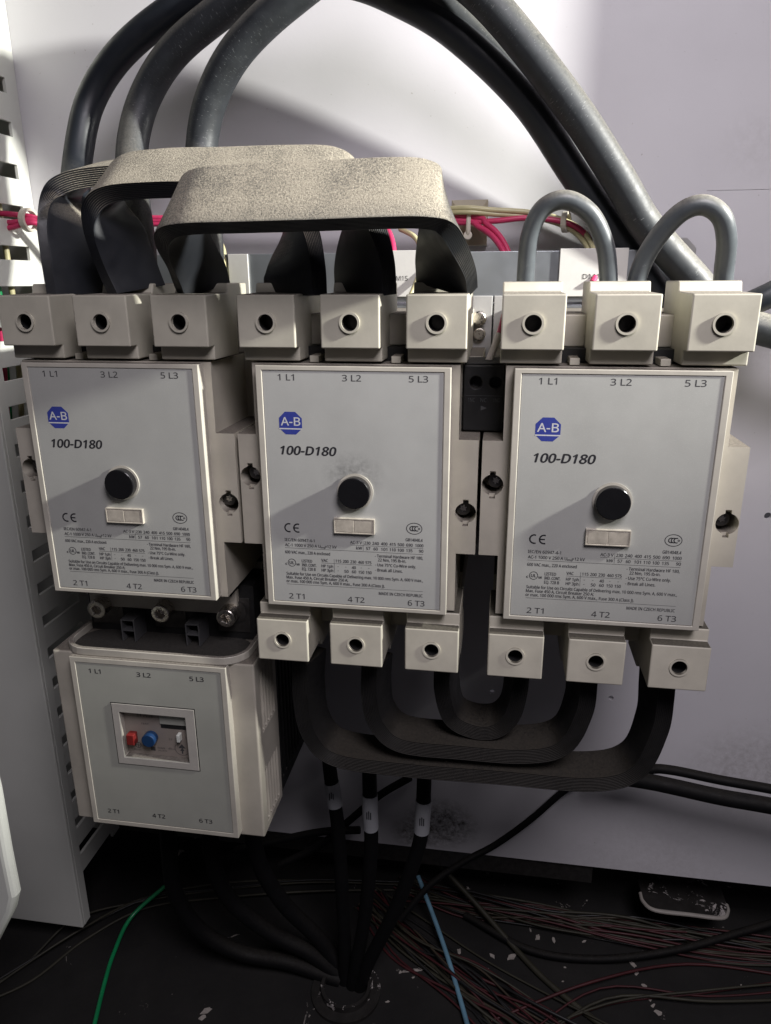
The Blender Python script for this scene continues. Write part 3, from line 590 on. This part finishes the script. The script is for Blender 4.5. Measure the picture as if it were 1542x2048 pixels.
rb = thing('rail_block', (62, 150, 74), 'grey flat rail block with a round bolt beside the middle contactor', 'rail block')
bx = B(-14, 0.6, -40, 0, -34, 17.5); box(bx, 1.4, 14, -40, 0, -34, 17.5)
obj('block', solid(bx, 0.5), M['greyplate'], rb)
obj('bolt', solid(cyl(B(), (-6.6, -40, 5), (-6.6, -46, 5), 4.2, 28), 1.6, (), 4), M['steel'], rb)
obj('stud', solid(cyl(B(), (-6.3, -40, -4), (-6.3, -44, -4), 3.6, 28), 0.8), M['steel'], rb)
tm = thing('tie_mount', (46, 158, 134), 'tan adhesive cable tie mount on the white panel beside the busbar corner', 'tie mount')
tmb = B()
b0 = [tmb.verts.new(p) for p in ((-11,-12,-13),(11,-12,-13),(11,-12,13),(-11,-12,13))]; b1 = [tmb.verts.new(p) for p in ((-11,0,-13),(11,0,-13),(11,0,13),(-11,0,13))]; mid = [tmb.verts.new(p) for p in ((-3,-16,-2.5),(3,-16,-2.5),(3,-16,2.5),(-3,-16,2.5))]
for i in range(4): tmb.faces.new((b0[i], b0[(i+1) % 4], b1[(i+1) % 4], b1[i])); tmb.faces.new((b0[i], b0[(i+1) % 4], mid[(i+1) % 4], mid[i]))
tmb.faces.new(mid); bmesh.ops.recalc_face_normals(tmb, faces=tmb.faces)
obj('base', tmb, M['mount'], tm, smooth=False)
obj('tie_strap', tube(B(), [(0, -17, 5), (0.3, -25, 3), (0.2, -26, -4), (0, -24, -9)], 1.5, 10, 6), M['tie'], tm)
obj('tie_head', solid(cyl(B(), (0, -26, -8), (0, -22, -8), 2.6, 18), 0.6), M['tie'], tm)
gp = 'pink control wires'; gc = 'cream control wires'
wire('control_wire', [(-267.4,128.0,143.9),(-251.1,130.0,142.8),(-240.2,132.0,141.6),(-222.4,134.0,139.0),(-158.4,138.0,139.5),(-59.0,138.0,136.7),(41.0,134.0,137.0),(57.6,130.0,131.4),(68.4,124.0,119.9),(75.6,116.0,100.2),(77.2,112.0,83.4)], 1.75, M['wirepink'], 'pink wire curving down left of the first grey jumper, upper strand', 'wire', gp)
wire('control_wire', [(-266.8,126.0,139.2),(-250.6,128.0,137.5),(-238.2,131.0,139.1),(-222.7,134.0,137.2),(-158.6,138.0,137.7),(-59.0,138.0,134.9),(35.0,134.0,134.8),(53.2,130.0,130.1),(65.5,122.0,119.3),(73.8,114.0,100.2),(75.9,112.0,80.6)], 1.75, M['wirepink'], 'pink wire curving down left of the first grey jumper, lower strand', 'wire', gp)
wire('control_wire', [(-266.8,125.0,135.4),(-252.3,127.0,134.1),(-237.8,130.0,137.2),(-222.9,134.0,136.0),(-158.8,138.0,135.9),(-52.6,138.0,133.6),(35.1,134.0,133.2),(61.9,132.0,133.7),(82.3,132.0,135.0),(105.5,132.0,131.4),(118.5,126.0,120.7),(122.2,118.0,108.2),(118.2,108.0,98.6)], 1.7, M['wirepink'], 'pink wire running along the wall to the DM1R marker', 'wire', gp)
wire('control_wire', [(-7.6,134.0,134.1),(-0.9,126.0,127.8),(3.0,118.0,117.6),(2.6,112.0,106.2)], 1.8, M['wirepink'], 'short pink wire dropping behind the middle of the foremost busbar', 'wire', gp)
pw = thing('marked_wire', (64, 60, 66), 'pink wire with printed white sleeve entering the black contact block', 'wire')
pp = [(71.0,66.0,90.1),(68.4,60.0,77.7),(65.6,50.0,68.3),(61.6,40.0,57.9)]
pv = [tuple(a-b for a, b in zip(p, (64, 60, 66))) for p in pp]
obj('core', tube(B(), pv, 1.45, 12, 6), M['wirepink'], pw)
q0 = smooth_path(pv, 8)
obj('sleeve', tube(B(), [q0[12], q0[15], q0[18], q0[22]], 1.85, 14, 6), M['sleeve'], pw)
wire('control_wire', [(25.7,136.0,140.8),(44.1,130.0,141.0),(60.2,132.0,139.8),(82.2,134.0,138.2),(99.7,134.0,134.3),(112.8,130.0,127.3),(119.2,122.0,116.5),(120.9,114.0,105.4)], 1.6, M['wirecream'], 'cream wire on top of the pink bundle, passing the tie mount', 'wire', gc)
wire('control_wire', [(25.8,136.0,138.5),(44.1,130.0,138.8),(61.7,133.0,137.6),(82.3,135.0,135.8),(99.4,135.0,131.7),(111.1,131.0,124.6),(117.8,123.0,114.3),(119.9,115.0,105.4)], 1.6, M['wirecream'], 'cream wire just under the top cream one beside the small tie', 'wire', gc)
wire('control_wire', [(5.0,132.0,130.1),(15.3,122.0,124.6),(20.6,116.0,114.5),(19.2,110.0,103.3),(15.3,104.0,92.1)], 1.5, M['wirecream'], 'cream wire beside the DM1S lettering', 'wire', gc)
wire('control_wire', [(-110.8,128.0,128.0),(-102.3,116.0,118.6),(-100.5,110.0,108.3),(-101.2,104.0,98.2)], 1.7, M['wirecream'], 'cream wire beside the foremost busbar left leg', 'wire', gc)
o = obj('cable_tie', ring(B(), (0, 0), 6.0, 4.4, -1.5, 1.5, 24), M['tie'])
o.location = Vector((103.3,134.0,132.6))*S; o.rotation_euler = (0, 0.2, 1.2); tag(o, 'small pale cable tie around the cream wires under the grey jumper', 'cable tie')
o = obj('cable_tie', ring(B(), (0, 0), 7.4, 5.6, -2.0, 2.0, 24), M['tie'])
o.location = Vector((-238.9,131.0,139.1))*S; o.rotation_euler = (0, 0, 1.4); tag(o, 'pale cable tie gathering the pink wires beside the wire duct', 'cable tie')

# ------------------------------------------------------------------ lower cables, wires and clutter
G5 = 'black motor cables with pale marker sleeves'
def motor(pts, s0, s1, label):
    base = pts[len(pts)//2]
    t = thing('motor_cable', base, label, 'cable', G5)
    loc = [tuple(a-b for a, b in zip(p, base)) for p in pts]
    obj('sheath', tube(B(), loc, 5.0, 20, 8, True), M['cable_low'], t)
    q = smooth_path(loc, 8); a, b = int(s0*(len(q)-1)), int(s1*(len(q)-1))
    sl = obj('marker_sleeve', tube(B(), q[a:b+1], 5.5, 20, 2), M['sleeve_grey'], t)
    c = Vector(q[(a+b)//2]); g = bmesh.new()
    for k in range(3): strip(g, c.x-1.6+k*1.3, c.x-0.9+k*1.3, c.z-3.5, c.z+2.5+k % 2, c.y-5.62)
    obj('sleeve_marks', facefront(g), M['ink'], sl, smooth=False)
motor([(-41.4,95.0,-210.0),(-39.6,92.0,-232.7),(-37.1,90.0,-252.1),(-34.0,88.0,-280.6),(-32.6,90.0,-346.5),(-32.5,92.0,-407.8),(-34.2,92.0,-449.8)], 0.27, 0.41, 'marked black cable at left of the three hanging below the loops')
motor([(-8.8,80.0,-200.3),(-8.4,78.0,-226.9),(-7.9,76.0,-250.0),(-8.0,78.0,-285.9),(-14.3,84.0,-351.8),(-22.9,88.0,-406.6),(-28.8,90.0,-446.3)], 0.26, 0.42, 'marked black cable in the centre of the three hanging below the loops')
motor([(29.4,80.0,-200.2),(29.2,78.0,-226.6),(28.7,76.0,-250.5),(25.5,76.0,-279.6),(8.9,80.0,-339.4),(-13.4,86.0,-402.7),(-23.9,90.0,-445.4)], 0.27, 0.42, 'marked black cable at right of the three, slanting to the floor fitting')
G6 = 'black cables from the relay to the floor fitting'
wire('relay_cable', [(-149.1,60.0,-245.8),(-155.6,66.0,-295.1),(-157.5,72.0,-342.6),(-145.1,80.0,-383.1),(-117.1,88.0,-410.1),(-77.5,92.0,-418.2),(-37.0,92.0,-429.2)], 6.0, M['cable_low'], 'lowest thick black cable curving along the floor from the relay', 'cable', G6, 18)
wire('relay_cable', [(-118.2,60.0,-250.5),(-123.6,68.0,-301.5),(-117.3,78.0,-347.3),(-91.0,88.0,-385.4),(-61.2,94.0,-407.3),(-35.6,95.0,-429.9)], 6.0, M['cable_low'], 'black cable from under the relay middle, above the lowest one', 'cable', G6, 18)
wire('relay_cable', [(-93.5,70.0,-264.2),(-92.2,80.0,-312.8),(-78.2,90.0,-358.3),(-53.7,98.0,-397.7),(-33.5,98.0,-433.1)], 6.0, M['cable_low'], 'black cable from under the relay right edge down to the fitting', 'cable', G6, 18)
cf = (-30.2,82.9,-430.0)
fit = thing('conduit_fitting', (cf[0], cf[1], FZ), 'worn round conduit fitting in the cabinet floor', 'conduit fitting')
def zring(ro, ri, z0, z1, n=40):
    bm = bmesh.new(); rows = [[bm.verts.new((r*math.cos(2*math.pi*i/n), r*math.sin(2*math.pi*i/n), z)) for i in range(n)] for r, z in ((ri, z0), (ri, z1), (ro, z1), (ro, z0))]
    for k in range(3):
        for i in range(n): bm.faces.new((rows[k][i], rows[k][(i+1) % n], rows[k+1][(i+1) % n], rows[k+1][i]))
    bmesh.ops.recalc_face_normals(bm, faces=bm.faces); return bm
obj('flange', solid(zring(27, 18, 0.2, 3), 0), M['tab'], fit); obj('bushing', zring(19.5, 17, 3.1, 8), M['tab'], fit)
wire('ground_wire', [(-203.2,137.8,-405.0),(-225.2,115.2,-420.0),(-225.6,85.7,-426.0),(-218.7,57.3,-426.0),(-206.9,21.0,-424.0),(-201.0,-0.0,-424.0)], 1.7, M['wiregreen'], 'bright green ground wire curving over the dark cabinet floor', 'wire', None, 12)
wire('loose_wire', [(16.0,171.8,-395.0),(31.6,147.0,-410.0),(44.8,121.4,-420.0),(55.9,93.1,-424.0),(67.1,59.0,-424.0),(73.2,38.3,-424.0)], 1.9, M['wireblue'], 'pale blue wire running down the floor right of the fitting', 'wire', None, 12)
wire('loose_wire', [(29.0,192.5,-395.0),(66.1,167.4,-412.0),(96.3,142.4,-424.0),(119.9,118.4,-427.0),(145.1,96.6,-427.0),(171.9,77.2,-427.0)], 2.3, M['wireolive'], 'dusty olive wire crossing the floor diagonally to lower right', 'wire', None, 12)
wire('thin_cable', [(141.9,150.0,-264.7),(127.9,150.0,-279.1),(106.5,149.0,-305.3),(80.3,148.0,-332.1),(57.0,140.0,-343.8),(30.1,130.0,-362.0),(7.2,120.0,-390.9)], 2.6, M['cable_low'], 'thin black cable running down across the pale panel below the loops', 'cable', None, 14)
G7 = 'black cables leaving to the right'
wire('side_cable', [(146.0,130.0,-249.0),(183.5,130.0,-236.2),(199.9,128.0,-232.8),(233.4,126.0,-235.9),(265.9,122.0,-236.6),(309.0,118.0,-239.3)], 3.4, M['cable_low'], 'thinner upper black cable leaving right below the long busbar loop', 'cable', G7, 16)
wire('side_cable', [(143.9,120.0,-235.2),(181.9,120.0,-238.1),(198.5,118.0,-238.8),(230.9,114.0,-241.0),(262.7,110.0,-241.3),(305.0,106.0,-244.1)], 5.6, M['cable_low'], 'thicker lower black cable leaving right below the long busbar loop', 'cable', G7, 18)
G8 = 'pair of thin cables behind the hanging motor cables'
wire('thin_cable', [(12.2,140.0,-269.5),(-11.6,140.0,-288.7),(-36.4,140.0,-315.8),(-61.7,138.0,-342.2),(-96.3,136.0,-365.5)], 3.0, M['cable_low'], 'dark cable slanting behind the hanging marked cables', 'cable', None, 12)
wire('thin_cable', [(-26.3,130.0,-315.7),(-59.1,130.0,-321.9),(-93.7,132.0,-336.1),(-132.4,130.0,-349.6)], 3.0, M['cable_low'], 'dark cable running level behind the hanging marked cables', 'cable', None, 12)
G9 = 'thin wires bundled on the cabinet floor'
rnd = random.Random(3)
cn = {'wirered': 'dark red', 'wiretan': 'tan', 'wireolive': 'olive brown', 'wireblack': 'black'}
def tangle(base, spread, n, label, drift):
    for i in range(n):
        m = rnd.choice(['wirered', 'wirered', 'wiretan', 'wireolive', 'wireblack', 'wireblack', 'wireolive']); u = rnd.uniform(-1, 1); pts = []
        for k, p in enumerate(base):
            w = u*spread*(0.45 + drift*k) + rnd.uniform(-1, 1)*spread*0.32
            a, b = base[max(k-1, 0)], base[min(k+1, len(base)-1)]; t = Vector(b) - Vector(a); t.normalize()
            pts.append((p[0] - t.y*w + rnd.uniform(-4, 4), p[1] + t.x*w + rnd.uniform(-3, 3), FZ + 1.2 + rnd.random()**2*9))
        wire('floor_wire', pts, rnd.uniform(0.75, 1.15), M[m], cn[m] + label, 'wire', G9, 8, 6)
tangle([(-26.9,171.9,-428.0),(13.6,135.9,-428.0),(61.1,105.9,-428.0),(107.2,79.7,-428.0),(151.6,53.1,-428.0)], 26, 26, ' thin wire fanning out on the floor in front of the olive wire', 0.16)
tangle([(-2.7,192.8,-428.0),(57.3,180.2,-428.0),(126.6,173.4,-428.0),(197.1,170.7,-428.0),(269.1,169.8,-428.0),(346.3,169.6,-428.0)], 22, 30, ' thin wire lying along the back of the floor by the metal tab', 0.03)
tangle([(-313.0,27.8,-428.0),(-285.7,62.1,-428.0),(-263.9,98.9,-428.0),(-223.8,136.6,-428.0),(-162.9,159.9,-428.0),(-82.9,174.9,-428.0),(6.7,191.3,-428.0)], 20, 4, ' thin wire on the floor behind the green wire', 0.0)
tangle([(88.8,61.6,-428.0),(164.6,104.5,-428.0),(243.1,127.0,-428.0),(322.6,145.6,-428.0)], 34, 5, ' thin wire crossing the front right corner of the floor', 0.0)
wire('floor_cable', [(58.0,164.5,-424.0),(112.5,137.6,-424.0),(168.2,137.6,-424.0),(228.7,151.6,-420.0),(283.4,171.3,-414.0),(336.7,193.2,-410.0)], 3.0, M['cable_low'], 'black cable looping along the floor in front of the metal tab', 'cable', None, 14)
# chips of old paint lying on the floor
for x, y, r in [(119.7,156.6,3.4),(133.3,155.7,2.6),(158.1,158.0,2.0),(54.9,132.6,3.0),(82.3,132.5,2.6),(98.2,134.0,3.6),(194.8,142.1,3.4),(196.2,134.1,3.0),(200.5,123.3,2.6),(203.1,112.7,2.8),(207.0,101.8,3.6),(204.0,107.0,2.2),(214.8,159.8,3.2),(229.1,163.9,2.6),(236.3,164.0,1.8),(140.4,130.6,1.2),(137.9,117.7,1.0),(-132.6,51.8,4.2),(-134.2,45.9,3.4),(3.1,79.8,1.6),(-59.1,103.6,1.0)]:
    n = rnd.randint(6, 9); bm = bmesh.new(); ph = rnd.random()*6
    poly = [(r*rnd.uniform(0.45, 1.25)*1.5*math.cos(ph+2*math.pi*i/n)*0.8, r*rnd.uniform(0.4, 1.1)*0.7*math.sin(ph+2*math.pi*i/n)) for i in range(n)]
    t = obj('paint_flake', ztray(poly, 0, 0.35), M['flake'], smooth=False); t.location = (x*S, y*S, (FZ+0.15)*S); t.rotation_euler = (0.06*rnd.uniform(-1, 1), 0, rnd.random()*6)
    tag(t, 'pale flake of chipped paint lying loose on the dark cabinet floor', 'paint flake', 'paint flakes on the floor')
# bent steel tab under the panel
tb = thing('mounting_tab', (240, 214, -394), 'dark metal tab with chipped pale paint and rounded front corners', 'bracket')
poly = rrect(-36, 32, -50, 4, 10)
for i in range(len(poly)):
    x, y = poly[i]
    if y > -10 and abs(x) > 20: poly[i] = (x, 4)
bmt = ztray(poly, -1.5, 1.5); o = obj('plate', solid(bmt, 0.3), M['tab'], tb)
edge = tube(B(), [(-36, -34, 0), (-35, -43, 0), (-27, -50.3, 0), (0, -50.6, 0), (24, -50.3, 0), (31, -43, 0), (32, -36, 0)], 1.7, 10, 6); obj('front_edge', edge, M['tabedge'], tb)
# return strip below the panel
o = obj('panel_return', B(-420, 160, 162, 200, -372, -352.4), M['darksteel']); tag(o, kind='structure')
# white housing at lower left, near the lens
t = solid(prism(B(), [(-265.5,-294.2),(-217.5,-281.6),(-189.2,-243.2),(-175.4,-219.1),(-171.6,-208.4),(-171.7,-180.6),(-170.9,-143.2),(-172.3,-105.3),(-223.2,-110.2)], -68, -60), 3, (), 3)
tag(obj('white_housing', t, M['white']), 'smooth white enamelled housing edge at lower left beside the wire duct', 'housing')
